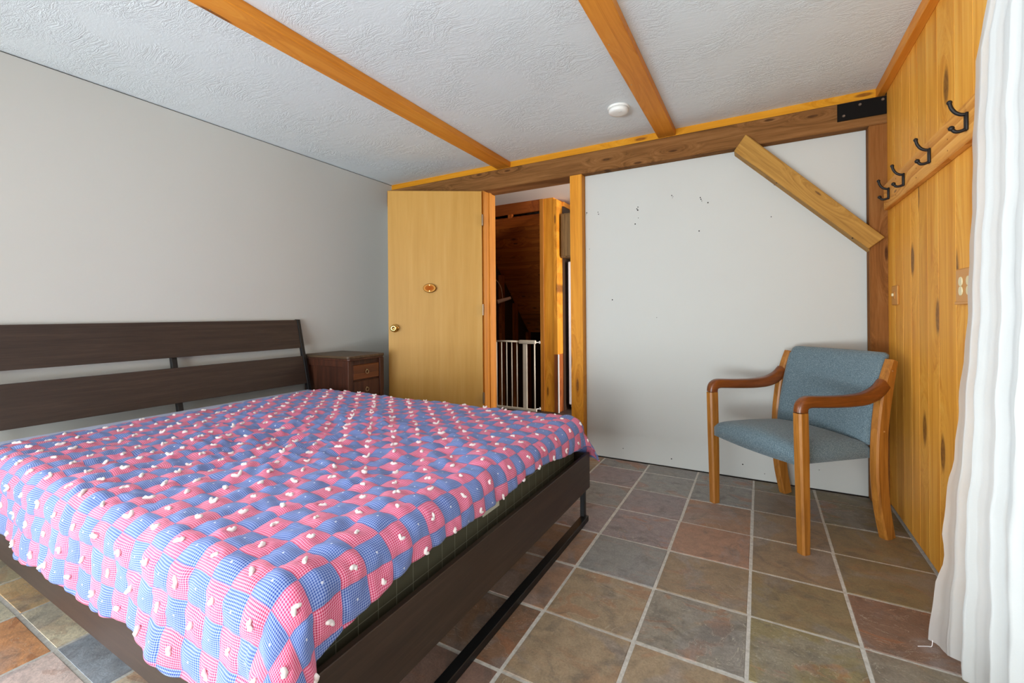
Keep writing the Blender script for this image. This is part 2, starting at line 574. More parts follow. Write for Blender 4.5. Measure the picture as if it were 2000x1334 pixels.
def m_quilt():
    t = NT('gingham_patchwork')
    uv = t.n('ShaderNodeUVMap').outputs[0]
    sep = t.n('ShaderNodeSeparateXYZ')
    t.l(uv, sep.inputs[0])
    u, v = sep.outputs[0], sep.outputs[1]
    par = t.math('MODULO', t.math('ADD', t.math('ADD', t.math('FLOOR', u), t.math('FLOOR', v)), 200.0), 2.0)
    isblue = t.math('GREATER_THAN', par, 0.5)
    n = 14.0
    sx = t.math('LESS_THAN', t.math('FRACT', t.math('MULTIPLY', u, n)), 0.5)
    sy = t.math('LESS_THAN', t.math('FRACT', t.math('MULTIPLY', v, n)), 0.5)
    g = t.math('MULTIPLY', t.math('ADD', sx, sy), 0.5)
    # every patch is cut from a slightly different bolt
    cell = t.n('ShaderNodeCombineXYZ')
    t.l(t.math('FLOOR', u), cell.inputs[0])
    t.l(t.math('FLOOR', v), cell.inputs[1])
    wn = t.n('ShaderNodeTexWhiteNoise', noise_dimensions='2D')
    t.l(cell.outputs[0], wn.inputs['Vector'])
    rv = wn.outputs['Value']
    red = t.mix(rv, srgb(194, 12, 72), srgb(212, 36, 98))
    blue = t.mix(rv, srgb(26, 60, 148), srgb(46, 82, 166))
    lightp = srgb(248, 182, 208)
    lightb = srgb(176, 194, 236)
    pink = t.mix(t.math('ADD', t.math('MULTIPLY', g, 0.82), 0.14), lightp, red)
    bl = t.mix(t.math('ADD', t.math('MULTIPLY', g, 0.78), 0.2), lightb, blue)
    c = t.mix(isblue, pink, bl)
    # seams: pale hairline; stitch dots in the middle of the blue patches
    fu, fv = t.math('FRACT', u), t.math('FRACT', v)
    du = t.math('ABSOLUTE', t.math('SUBTRACT', fu, 0.5))
    dv = t.math('ABSOLUTE', t.math('SUBTRACT', fv, 0.5))
    seam = t.math('GREATER_THAN', t.math('MAXIMUM', du, dv), 0.488)
    c = t.mix(t.math('MULTIPLY', seam, 0.35), c, srgb(120, 70, 110))
    dot = t.math('LESS_THAN', t.math('ADD', t.math('POWER', du, 2.0), t.math('POWER', dv, 2.0)), 0.0014)
    c = t.mix(t.math('MULTIPLY', t.math('MULTIPLY', dot, isblue), 0.8), c, srgb(235, 238, 246))
    t.p.inputs['Sheen Weight'].default_value = 0.1
    return t.done(c, 0.9, 0.1)


M_QUILT = m_quilt()


def m_curtain():
    t = NT('sheer_white_cotton')
    co = t.objco()
    n = t.noise(t.vmath('MULTIPLY', co, (200, 200, 900)), 1.0, 2)
    d = t.n('ShaderNodeBsdfDiffuse')
    t.l(t.mix(n, srgb(236, 236, 232), srgb(246, 246, 244)), d.inputs[0])
    tr = t.n('ShaderNodeBsdfTranslucent')
    tr.inputs[0].default_value = srgb(244, 245, 244)
    tp = t.n('ShaderNodeBsdfTransparent')
    a = t.n('ShaderNodeMixShader')
    a.inputs[0].default_value = 0.55
    t.l(d.outputs[0], a.inputs[1])
    t.l(tr.outputs[0], a.inputs[2])
    b = t.n('ShaderNodeMixShader')
    b.inputs[0].default_value = 0.10
    t.l(a.outputs[0], b.inputs[1])
    t.l(tp.outputs[0], b.inputs[2])
    t.l(b.outputs[0], t.out.inputs[0])
    return t.m


M_CURT = m_curtain()


def m_glass():
    t = NT('window_glass')
    tp = t.n('ShaderNodeBsdfTransparent')
    gl = t.n('ShaderNodeBsdfGlossy')
    gl.inputs['Roughness'].default_value = 0.02
    fr = t.n('ShaderNodeFresnel')
    m = t.n('ShaderNodeMixShader')
    t.l(fr.outputs[0], m.inputs[0])
    t.l(tp.outputs[0], m.inputs[1])
    t.l(gl.outputs[0], m.inputs[2])
    t.l(m.outputs[0], t.out.inputs[0])
    return t.m


M_GLASS = m_glass()

# ================================================================== the room shell
XL, XR, YB, YF, ZC = -3.068, 0.61, 3.165, -2.4, 2.294

# ---- floor: grout bed, every slate tile its own piece
floor = MB().box(XL - 0.1, XR + 0.1, YF - 0.1, YB, -0.08, -0.0016).build('floor', M_GROUT)
tag(floor, kind='structure')
gx = [-3.075, -2.95, -2.622, -2.301, -1.957, -1.636, -1.312, -0.990, -0.675, -0.359, -0.040, 0.273, 0.612]
gy = [-2.39, -2.02, -1.70, -1.385, -1.07, -0.75, -0.43, -0.11, 0.205, 0.522, 0.825, 1.125, 1.428, 1.742, 2.055, 2.369, 2.683, 2.996, 3.164]
TC = {}
OLIVE, BROWN, GREY, PURP, TAN, RUST = (srgb(146, 128, 96), srgb(156, 134, 108), srgb(150, 147, 142), srgb(156, 141, 140), srgb(168, 146, 118), srgb(164, 130, 106))
DKOL = srgb(127, 117, 90)
REDM = srgb(140, 110, 92)
# (column, row) of the tiles in plain view, columns and rows counted in gx / gy
TC.update({(10, 14): DKOL, (11, 14): DKOL, (9, 14): GREY, (8, 14): GREY, (7, 14): GREY,
           (11, 13): DKOL, (10, 13): srgb(134, 120, 105), (9, 13): GREY, (8, 13): srgb(156, 154, 149), (7, 13): PURP,
           (11, 12): OLIVE, (10, 12): BROWN, (9, 12): RUST, (8, 12): PURP, (7, 12): GREY,
           (11, 11): OLIVE, (10, 11): BROWN, (9, 11): srgb(171, 134, 112), (8, 11): PURP, (7, 11): PURP,
           (11, 10): REDM, (10, 10): OLIVE, (9, 10): BROWN, (8, 10): GREY, (7, 10): RUST,
           (11, 9): OLIVE, (10, 9): srgb(151, 137, 100), (9, 9): srgb(154, 144, 129), (8, 9): TAN, (7, 9): RUST,
           (11, 8): OLIVE, (10, 8): OLIVE, (9, 8): TAN, (8, 8): TAN, (7, 8): srgb(144, 112, 88),
           (9, 7): TAN, (8, 7): BROWN, (7, 7): srgb(146, 117, 103), (7, 6): srgb(183, 149, 132),
           (1, 6): srgb(205, 188, 150), (2, 6): srgb(226, 190, 140), (3, 6): srgb(232, 218, 188), (4, 6): srgb(168, 174, 182), (5, 6): srgb(228, 206, 178),
           (1, 5): srgb(196, 186, 158), (2, 5): srgb(214, 204, 178), (3, 5): srgb(222, 160, 112), (4, 5): srgb(232, 208, 198), (5, 5): srgb(206, 190, 168),
           (6, 6): TAN, (6, 5): BROWN})
pal = [OLIVE, BROWN, GREY, PURP, TAN, RUST]
for i in range(len(gx) - 1):
    for j in range(len(gy) - 1):
        g = 0.0052
        gyw = 0.0052 if gy[j] < 2.0 else 0.0036
        x0, x1, y0, y1 = gx[i] + g, gx[i + 1] - g, gy[j] + gyw, gy[j + 1] - gyw
        if x1 - x0 < 0.05:
            x1 = x0 + 0.05
        jt = lambda: random.uniform(-0.0016, 0.0016)
        h = random.uniform(-0.0008, 0.001)
        e = 0.0025
        p = [(x0 + jt(), y0 + jt()), (x1 + jt(), y0 + jt()), (x1 + jt(), y1 + jt()), (x0 + jt(), y1 + jt())]
        q = [(p[0][0] + e, p[0][1] + e), (p[1][0] - e, p[1][1] + e), (p[2][0] - e, p[2][1] - e), (p[3][0] + e, p[3][1] - e)]
        vs = [(a, b, -0.012) for a, b in p] + [(a, b, h - 0.0028) for a, b in p] + [(a, b, h + random.uniform(-0.0006, 0.0006)) for a, b in q]
        fs = [(0, 1, 5, 4), (1, 2, 6, 5), (2, 3, 7, 6), (3, 0, 4, 7), (4, 5, 9, 8), (5, 6, 10, 9), (6, 7, 11, 10), (7, 4, 8, 11), (8, 9, 10, 11)]
        o = rawmesh('tile', vs, fs, M_SLATE, floor, smooth=False)
        o.color = TC.get((i, j - 3), random.choice(pal))

# ---- ceiling, walls
tag(MB().box(XL - 0.2, XR + 0.3, YF - 0.2, YB + 0.13, ZC, ZC + 0.1).build('ceiling', M_CEIL), kind='structure')
LY0, LY1, LZ0, LZ1 = -1.65, 0.15, 0.45, 2.05
wl = MB()
for y0, y1, z0, z1 in ((YF - 0.1, LY0, -0.08, ZC), (LY1, YB + 0.1, -0.08, ZC), (LY0, LY1, -0.08, LZ0), (LY0, LY1, LZ1, ZC)):
    wl.box(XL - 0.12, XL - 0.008, y0, y1, z0, z1)
wl = wl.build('wall_left', M_DARKGAP)
tag(wl, kind='structure')
pb = MB()
for y0, y1, z0, z1 in ((YF - 0.1, LY0, 0.0, ZC - 0.006), (LY1, YB, 0.0, ZC - 0.006), (LY0, LY1, 0.0, LZ0), (LY0, LY1, LZ1, ZC - 0.006)):
    pb.box(XL - 0.008, XL, y0, y1, z0, z1)
pb.build('painted_board', M_WALL, wl)
wb = MB().box(XL, -2.035, YB, YB + 0.12, -0.02, 2.074).box(-1.131, 0.5305, YB + 0.012, YB + 0.12, -0.02, 2.074)
wb = tag(wb.build('wall_back', M_DARKGAP), kind='structure')
MB().box(XL, -2.035, YB - 0.008, YB, 0.0, 2.074).build('painted_board', M_WALL, wb)
# white board cut off under the brace, as in the room: one sheet, its corner behind the brace
MB().box(-1.131, 0.5305, YB, YB + 0.012, 0.006, 2.074, 0.002).build('white_panel', M_PANEL, wb)
holes = [(-1.118, 1.80), (-1.122, 1.787), (-1.032, 1.795), (-1.028, 1.78), (-0.75, 1.785), (-0.742, 1.797), (-0.744, 1.776), (-0.515, 1.847), (-0.507, 1.838),
         (-0.512, 1.83), (-0.332, 1.797), (-0.327, 1.785), (-0.336, 1.809), (0.075, 1.855), (0.082, 1.845), (0.084, 1.83), (-0.762, 1.68), (-0.74, 1.72),
         (0.066, 1.637), (-1.1, 1.53), (-0.29, 1.77), (-0.345, 1.59), (-0.62, 1.02), (-0.93, 1.15), (-0.53, 0.06), (-0.1, 0.09), (0.02, 0.05), (0.3, 0.12), (-0.86, 0.085)]
hb = MB().cyl((0, -0.0009, 0), (0, 0.002, 0), 0.0042, seg=7).build('nail_hole', M_DARKGAP, wb)
hm = hb.data
for k, (hx, hz) in enumerate(holes):
    o = hb if k == 0 else bpy.data.objects.new('nail_hole', hm)
    if k:
        COL.objects.link(o)
        o.parent = wb
    o.location = Vector((hx, YB, hz)) - WLOC[wb.name]
    s = random.uniform(0.5, 1.1)
    o.scale = (s * random.uniform(0.6, 1.2), 1, s)

# right wall: opening for the curtained glass door, cased in tongue and groove pine
wr = MB()
WY0, WY1, WZ0, WZ1 = -0.65, 1.84, 0.06, 2.10
wr.box(XR + 0.0205, XR + 0.12, WY1, YB + 0.12, -0.08, ZC).box(XR + 0.02, XR + 0.12, YF - 0.1, WY0, -0.08, ZC)
wr.box(XR + 0.02, XR + 0.12, WY0, WY1, WZ1, ZC).box(XR + 0.02, XR + 0.12, WY0, WY1, -0.08, WZ0)
wr = tag(wr.build('wall_right', M_DARKGAP), kind='structure')
py = [3.10, 2.952, 2.815, 2.685, 2.572, 2.452, 2.322, 2.147, 1.99, 1.84]
py2 = [WY0] + [-0.78 - 0.135 * k for k in range(12)] + [-2.4]


def plank(y0, y1, z0, z1):
    e = 0.0016
    poly = [(0.0, y0), (-0.0, y1)]
    a, b = max(y0, y1), min(y0, y1)
    sec = [(XR + 0.02, b + 0.0006), (XR + 0.002, b + 0.0006), (XR, b + e), (XR, a - e), (XR + 0.002, a - 0.0006), (XR + 0.02, a - 0.0006)]
    m = MB()
    m.prism([(x, y, 0) for x, y in sec], (0, 0, z0), (0, 0, z1))
    return m.build('plank', M_PINE_WALL, wr)


for a, b in zip(py[:-1], py[1:]):
    plank(a, b, 0.016, ZC - 0.002)
for a, b in zip(py2[:-1], py2[1:]):
    plank(a, b, 0.016, ZC - 0.002)
for k in range(16):
    a = WY1 - (WY1 - WY0) * k / 16
    b = WY1 - (WY1 - WY0) * (k + 1) / 16
    plank(a, b, WZ1, ZC - 0.002)

# front wall behind the camera with the garden door opening
fw = MB()
FX0, FX1, FZ1 = -2.85, 0.35, 2.08
fw.box(XL - 0.1, FX0, YF - 0.1, YF, -0.08, ZC).box(FX1, XR + 0.12, YF - 0.1, YF, -0.08, ZC)
fw.box(FX0, FX1, YF - 0.1, YF, FZ1, ZC).box(FX0, FX1, YF - 0.1, YF, -0.08, 0.05)
tag(fw.build('wall_front', M_WALL), kind='structure')


def window(name, p0, p1, z0, z1, axis):
    """two-pane glazed unit between p0 and p1 on one axis"""
    m = MB()
    t = 0.05
    def bb(a0, a1, c0, c1):
        if axis == 'x':
            m.box(a0, a1, YF - 0.09, YF - 0.02, c0, c1)
        elif axis == 'l':
            m.box(XL - 0.11, XL - 0.04, a0, a1, c0, c1)
        else:
            m.box(XR + 0.04, XR + 0.1, a0, a1, c0, c1)
    bb(p0, p0 + t, z0, z1)
    bb(p1 - t, p1, z0, z1)
    mid = (p0 + p1) / 2
    bb(mid - t / 2, mid + t / 2, z0, z1)
    bb(p0 + t, mid - t / 2, z0, z0 + t)
    bb(mid + t / 2, p1 - t, z0, z0 + t)
    bb(p0 + t, mid - t / 2, z1 - t, z1)
    bb(mid + t / 2, p1 - t, z1 - t, z1)
    o = tag(m.build(name, M_WHITEPL), kind='structure')
    for a, b in ((p0 + t, mid - t / 2), (mid + t / 2, p1 - t)):
        g = MB()
        if axis == 'x':
            g.box(a, b, YF - 0.058, YF - 0.052, z0 + t, z1 - t)
        elif axis == 'l':
            g.box(XL - 0.078, XL - 0.072, a, b, z0 + t, z1 - t)
        else:
            g.box(XR + 0.067, XR + 0.073, a, b, z0 + t, z1 - t)
        g.build('pane', M_GLASS, o)
    return o


window('window_1', FX0, FX1, 0.05, FZ1, 'x')
window('window_2', WY0, WY1, WZ0, WZ1, 'y')
window('window_3', LY0, LY1, LZ0, LZ1, 'l')

# ---- timbers and trims
tm = MB().box(XL, XR + 0.02, 3.10, 3.285, 2.075, 2.226, 0.006).build('header_timber', M_TIMBER_X)
tag(tm, 'long dark rough-sawn timber running over the door and white panel', 'beam')
tag(MB().box(XL, XR, YB, YB + 0.12, 2.2265, ZC).build('trim_1', M_PINE_X), kind='structure')
ps = MB().box(0.531, XR + 0.02, 3.10, 3.285, 0.0, 2.0745, 0.006).build('corner_post', M_TIMBER_Z)
tag(ps, 'dark rough-sawn corner post beside the pine plank wall', 'post')
# brace, cut square, running from header to post
bf = 3.066
b_pts = [(-0.132, 2.046), (-0.066, 2.138), (0.592, 1.449), (0.522, 1.392)]
mb = MB().prism([(x, 0, z) for x, z in b_pts], (0, bf, 0), (0, 3.0995, 0))
# back half is let in beside header and post, so it reaches the panel only in the corner between them
A, Bp, Cp, Dp = [Vector((x, 0, z)) for x, z in b_pts]
lo, up = (Dp - A), (Cp - Bp)
def at_z(P, d, z):
    return P + d * ((z - P.z) / d.z)
def at_x(P, d, x):
    return P + d * ((x - P.x) / d.x)
poly = [at_z(A, lo, 2.074), at_z(Bp, up, 2.074), at_x(Bp, up, 0.53), at_x(A, lo, 0.53)]
if poly[0].x < A.x:
    poly[0] = A.copy()
br_back = MB().prism([tuple(v) for v in poly], (0, 3.0995, 0), (0, YB - 0.001, 0))
bro = empty('corner_brace', (0.23, bf, 1.40), 'pale diagonal timber brace across the upper right corner of the white panel', 'brace')
b_ang = math.atan2(b_pts[2][1] - b_pts[1][1], b_pts[2][0] - b_pts[1][0])
for bo in (mb.build('brace_face', M_BRACE, bro, bevel=0.004), br_back.build('brace_tenon', M_BRACE, bro)):
    bo.data.transform(Matrix.Rotation(b_ang, 4, 'Y'))     # mesh laid along its own x so that the grain follows the timber
    bo.rotation_euler = (0, -b_ang, 0)
for bx, bz in ((-0.09, 2.035), (0.10, 1.83), (0.46, 1.468)):
    MB().cyl((bx - 0.008, 3.08, bz - 0.012), (bx + 0.002, 3.08, bz + 0.004), 0.004, seg=8).build('nail', M_BLACK, bro)
bp = empty('steel_strap', (0.5, 3.10, 2.12), 'black steel connector plate bolted over the header and post joint', 'bracket')
MB().box(0.391, XR - 0.002, 3.092, 3.0995, 2.122, 2.219, 0.001).build('plate', M_STRAP, bp)
for bx, bz in ((0.42, 2.148), (0.493, 2.196), (0.592, 2.201)):
    MB().cyl((bx, 3.0915, bz), (bx, 3.088, bz), 0.008, 0.006, 10).build('bolt', M_BOLT, bp)
M_JAMB = wood('brown_pine_jamb', srgb(160, 96, 30), srgb(192, 124, 44), srgb(208, 144, 62), 'z', 'y', 0.9, 0.0, None, 0.45, 0.35, 0.4, 0.03, 0.1)
jl = MB().box(-2.034, -1.985, 3.098, 3.285, 0.0, 2.073, 0.002).box(-1.985, -1.973, 3.175, 3.21, 0.0, 2.072, 0.001).build('trim_2', M_JAMB)
tag(jl, kind='structure')
jr = MB().box(-1.225, -1.132, 3.098, 3.285, 0.0, 2.074, 0.002).build('trim_3', M_PINE_Z)
tag(jr, kind='structure')
tag(MB().box(0.575, XR, YF, YB, 2.237, ZC, 0.002).build('trim_4', M_PINE_Y), kind='structure')
for x0, x1, lab in ((-1.889, -1.765, 'orange pine ceiling beam on the left, over the bed'), (-0.60, -0.487, 'orange pine ceiling beam on the right, beside the smoke detector')):
    o = empty('ceiling_beam', ((x0 + x1) / 2, 1.0, 2.25), lab, 'beam')
    MB().box(x0, x1, YF, YB + 0.0, 2.25, ZC + 0.0, 0.003).build('timber', M_PINE_Y, o)
    for ny in (0.5, 0.95, 1.35, 1.55, 1.95, 2.35, 2.75, 3.07):
        nx = x0 + 0.02 if int(ny * 100) % 2 else x1 - 0.025
        MB().cyl((nx, ny, 2.2502), (nx, ny, 2.2492), 0.0035, seg=8).build('nail_head', M_OLDBRASS, o)

# ================================================================== the open door
HX = Vector((-1.985, 3.068, 0.0))
de = Vector((-0.65, -0.40, 0)).normalized()
ang = math.atan2(de.y, de.x)
door = bpy.data.objects.new('door_1', None)
COL.objects.link(door)
door.location = HX
door.rotation_euler = (0, 0, ang)
WLOC['door_1'] = HX
tag(door, 'plain birch veneer door standing open beside the nightstand', 'door', kind='structure')
# local x runs along the door leaf from the hinge, local +y is the face seen by the camera
MB().box(0.0, 0.762, -0.036, 0.0, 0.01, 2.062, 0.0015).build('door_leaf', M_DOOR, door, local=True)
kb = MB()
prof = [(0.0, 0.033), (0.006, 0.033), (0.010, 0.029), (0.014, 0.014), (0.03, 0.013), (0.036, 0.02), (0.045, 0.027), (0.056, 0.027), (0.062, 0.022), (0.063, 0.010), (0.060, 0.0095), (0.060, 0.0005)]
for sgn, off in ((1, 0.0), (-1, -0.036)):
    kb.sweep([((0.709, off + sgn * y, 0.945), (1, 0, 0), (0, 0, 1)) for y, r in prof],
             [[(r * math.cos(2 * math.pi * k / 24), r * math.sin(2 * math.pi * k / 24)) for k in range(24)] for y, r in prof])
kn = kb.build('door_knob', M_BRASS, door, smooth=True, local=True)
pq = MB().sweep([((0.425, y, 1.268), (1, 0, 0), (0, 0, 1)) for y in (0.0, 0.002, 0.026, 0.028)],
                [[(a * s * math.cos(2 * math.pi * k / 28), b * s * math.sin(2 * math.pi * k / 28)) for k in range(28)] for a, b, s in ((0.052, 0.036, 1), (0.052, 0.036, 1), (0.052, 0.036, 1), (0.05, 0.034, 1))])
pq = pq.build('door_plaque', M_PLAQUE, door, local=True)
pq['label'] = 'oval slice of wood nailed to the door'
for dz in (-0.024, 0.024):
    n = MB().cyl((0.425, 0.028, 1.268 + dz), (0.425, 0.030, 1.268 + dz), 0.004, seg=8).build('plaque_nail', M_BRASS, door, local=True)
for hz in (1.824, 1.09, 0.367):
    h = MB().cyl((-0.005, 0.006, hz - 0.045), (-0.005, 0.006, hz + 0.045), 0.007, seg=10).box(-0.003, 0.0005, -0.03, 0.004, hz - 0.045, hz + 0.045)
    h.build('hinge', M_STEEL, door, local=True)

# ================================================================== bed
bed = empty('bed_frame', (-1.85, 1.33, 0.0), 'dark brown bed frame with slatted leaning headboard and black steel sled legs', 'bed')
BY0, BY1 = 0.505, 2.155


def hb_x(z):
    return -3.043 + (1.02 - z) * 0.245


def lean_board(name, y0, y1, z0, z1, th, mat, off=0.0):
    m = MB()
    a, b = hb_x(z0) + off, hb_x(z1) + off
    m.prism([(a, 0, z0), (b, 0, z1), (b - th, 0, z1), (a - th, 0, z0)], (0, y0, 0), (0, y1, 0))
    return m.build(name, mat, bed, bevel=0.002)


for z0, z1 in ((0.812, 1.02), (0.553, 0.752)):
    lean_board('headboard_slat', BY0 + 0.012, BY1 - 0.018, z0, z1, 0.018, M_BED)
for y0, y1, zt in ((BY1 - 0.018, BY1 + 0.006, 1.024), (1.306, 1.334, 1.0), (BY0 - 0.012, BY0 + 0.012, 1.024)):
    lean_board('headboard_post', y0, y1, 0.0, zt, 0.03, M_BLACK, 0.006 if zt > 1.01 else -0.019)
for y0, y1 in ((BY0, BY0 + 0.018), (BY1 - 0.018, BY1)):
    MB().box(-2.87, -0.776, y0, y1, 0.172, 0.346, 0.0015).build('side_rail', M_BED_X, bed)
MB().box(-0.775, -0.757, BY0, BY1 + 0.002, 0.172, 0.349, 0.0015).build('footboard', M_BED, bed)
sl = MB()
sl.box(-0.800, -0.764, BY0, BY1, 0.0, 0.028, 0.002)
sl.build('sled_runner', M_BLACK, bed)
for y0, y1 in ((BY0 + 0.001, BY0 + 0.027), (BY1 - 0.027, BY1 - 0.001)):
    MB().box(-0.800, -0.7765, y0 + 0.018 if y0 < 1 else y0, y1 + 0.018 if y0 < 1 else y1, 0.028, 0.335, 0.002).build('leg', M_BLACK, bed)
MB().box(-0.803, -0.7765, BY0 + 0.045, BY1 - 0.03, 0.215, 0.262, 0.002).build('foot_crossbar', M_BLACK, bed)
for k in range(12):
    x = -2.78 + k * 0.165
    MB().box(x, x + 0.09, BY0 + 0.02, BY1 - 0.02, 0.248, 0.266).build('bed_slat', M_BED, bed)
for y0 in (BY0 + 0.02, BY1 - 0.045):
    MB().box(-2.80, -0.81, y0, y0 + 0.025, 0.225, 0.248).build('slat_rail', M_BLACK, bed)

# ---- mattress
mat = empty('mattress', (-1.85, 1.33, 0.266), 'thick olive grey mattress with a fine grid pattern under the quilt', 'mattress')
MX0, MX1, MY0, MY1 = -2.875, -0.812, 0.553, 2.108
MB().box(MX0, MX1, MY0, MY1, 0.267, 0.512, 0.035, 4).build('mattress_core', M_MATT, mat, smooth=True)
MB().box(MX0 + 0.004, -2.2, MY0 + 0.004, MY1 - 0.004, 0.47, 0.520, 0.02, 3).build('top_sheet', M_SHEET, mat, smooth=True)
tgm = MB().box(MX1 + 0.0005, MX1 + 0.003, 1.245, 1.35, 0.375, 0.455).build('mattress_tag', M_TAG, mat)
tgm['label'] = 'white paper tag on the mattress side'

# ---- quilt: one cloth, patches puffed between recessed seams, draped over three sides
PATCH = 0.0695
SX0, FX, FYN, FYF = -2.70, -0.838, 0.568, 2.068     # flat part: head edge, foot edge, near edge, far edge
RQ = 0.074
ZQ = 0.533
sub = 10
ns = int(round((FX - SX0 + 0.24) / PATCH * sub))
nt = int(round((FYF - FYN + 0.26 + 0.24) / PATCH * sub))
S = np.linspace(0, 1, ns + 1)[:, None] * np.ones((1, nt + 1))
T = np.ones((ns + 1, 1)) * np.linspace(0, 1, nt + 1)[None, :]


def sm(x):
    x = np.clip(x, 0, 1)
    return x * x * (3 - 2 * x)


def vnoise(x, y, f, seed):
    """cheap smooth value noise"""
    r = np.random.default_rng(seed)
    tab = r.random((64, 64))
    x = x * f + 100
    y = y * f + 100
    i, j = np.floor(x).astype(int), np.floor(y).astype(int)
    a, b = sm(x - i), sm(y - j)
    g = lambda p, q: tab[p % 64, q % 64]
    return (g(i, j) * (1 - a) + g(i + 1, j) * a) * (1 - b) + (g(i, j + 1) * (1 - a) + g(i + 1, j + 1) * a) * b - 0.5


# cloth coordinates; the foot overhang swells towards both corners, the near hem is scalloped
TY = FYN - 0.282 + T * (FYF - FYN + 0.282 + 0.25)
foot_over = 0.136 + 0.04 * np.clip((0.62 - TY) / 0.2, 0, 1.2) + 0.045 * np.clip(np.abs(TY - 1.36) / 0.8, 0, 1.3) ** 2 - 0.012 * np.sin(TY * 9.0)
SXc = SX0 + S * (FX - SX0 + foot_over) + 0.006 * np.sin(TY * 7.0) * (1 - S)
TY = TY + (T < 0.3) * 0.010 * np.sin(SXc * 13.0) * (1 - T / 0.3)


def drape(sx, ty):
    a = np.maximum(sx - FX, 0)
    bn = np.maximum(FYN - ty, 0)
    bf_ = np.maximum(ty - FYF, 0)
    b = bn + bf_
    r = np.hypot(a, b)
    rs = np.maximum(r, 1e-6)
    phi2 = np.clip(2 * (a / rs) * (b / rs), 0, 1)      # 1 on the diagonal of a corner
    th = np.minimum(r / RQ, math.pi / 2)
    ov = np.maximum(r - RQ * math.pi / 2, 0)
    flare = 0.05 + 0.5 * phi2 ** 1.2
    wav = (np.sin(sx * 21.0 + 1.3) * 0.5 + 0.5 + 0.4 * np.sin(sx * 9.0)) * 0.014 * (bn > 0) + np.sin(ty * 19.0) * 0.007 * (a > 0)
    out = RQ * np.sin(th) + ov * flare + wav * np.clip(ov / 0.18, 0, 1)
    dn = RQ * (1 - np.cos(th)) + ov * np.sqrt(np.maximum(1 - flare ** 2, 0.1))
    far = bf_ > 0
    tight = np.where(far & (sx < -2.45), 0.4, 1.0)
    x = np.minimum(sx, FX) + out * a / rs
    y = np.clip(ty, FYN, FYF) + out * (bf_ * tight - bn) / rs
    return x, y, ZQ - dn, a / rs * np.sin(th), (bf_ - bn) / rs * np.sin(th), np.cos(th)


x, y, z, nx_, ny_, nz_ = drape(SXc, TY)
U = (SXc + 0.84 + PATCH * 40.5) / PATCH + vnoise(SXc, TY, 17, 5) * 0.16
V = (TY - 0.602 + PATCH * 40.5) / PATCH + vnoise(SXc, TY, 17, 6) * 0.16
fu, fv = np.abs(np.sin(np.pi * U)), np.abs(np.sin(np.pi * V))
puff = 0.0075 * (fu * fv) ** 0.5
par = (np.floor(U) + np.floor(V)) % 2
tie = np.exp(-((U - np.floor(U) - 0.5) ** 2 + (V - np.floor(V) - 0.5) ** 2) / 0.018)
puff -= 0.005 * tie * (par < 0.5)
crump = np.exp(-(((SXc + 1.75) / 0.75) ** 2 + ((TY - 1.25) / 0.5) ** 2))
wr_ = (vnoise(SXc + 0.3 * TY, TY, 11, 1) * 0.020 + vnoise(SXc * 0.6 + 0.7 * TY, TY - 0.5 * SXc, 34, 2) * 0.017) * (0.4 + 1.0 * crump) + vnoise(SXc, TY, 3.5, 3) * 0.012
h = puff + wr_
x = x + nx_ * h
y = y + ny_ * h
z = z + nz_ * h
verts = np.stack([x, y, z], -1).reshape(-1, 3)
uv = np.stack([U, V], -1).reshape(-1, 2)
idx = np.arange((ns + 1) * (nt + 1)).reshape(ns + 1, nt + 1)
faces = np.stack([idx[:-1, :-1], idx[1:, :-1], idx[1:, 1:], idx[:-1, 1:]], -1).reshape(-1, 4)
quilt = empty('patchwork_quilt', (-1.7, 1.33, 0.52), 'pink and blue gingham patchwork quilt tied with white yarn, spread over the bed', 'quilt')
qo = rawmesh('quilt_cloth', verts, faces.tolist(), M_QUILT, quilt, uv=uv)
so = qo.modifiers.new('thickness', 'SOLIDIFY')
so.thickness = 0.006
so.offset = -1

# ---- yarn ties in the middle of every pink patch
ties = []
for i in range(int(U.min()), int(U.max()) + 1):
    for j in range(int(V.min()), int(V.max()) + 1):
        if (i + j) % 2 == 0:
            cu, cv = i + 0.5, j + 0.5
            k = np.argmin((U - cu) ** 2 + (V - cv) ** 2)
            if (U.flat[k] - cu) ** 2 + (V.flat[k] - cv) ** 2 < 0.02:
                p = verts[k]
                nrm = Vector((nx_.flat[k], ny_.flat[k], nz_.flat[k])).normalized()
                ties.append((Vector(p), nrm))
ties.sort(key=lambda q: (q[0] - Vector((0, 0, CAM_H))).length)


def tie_mesh(seed):
    r = random.Random(seed)
    L = r.uniform(0.0065, 0.0115)
    m = MB()
    bend = r.choice((-1, 1)) * r.uniform(0.003, 0.009)
    lift = r.uniform(0.001, 0.006) if seed < 6 else r.uniform(0.010, 0.018)
    pts = [(-L, bend, lift), (-L * 0.5, bend * 0.3, 0.004), (0, 0, 0.002), (L * 0.5, bend * 0.4, 0.005), (L, bend, lift * r.uniform(0.5, 1.0))]
    m.tube(pts, [0.0030, 0.0048, 0.0050, 0.0047, 0.0028], 5)
    me = bpy.data.meshes.new('yarn_tie')
    bmesh.ops.recalc_face_normals(m.bm, faces=m.bm.faces[:])
    m.bm.to_mesh(me)
    m.bm.free()
    me.polygons.foreach_set('use_smooth', np.ones(len(me.polygons), bool))
    me.materials.append(M_YARN)
    return me


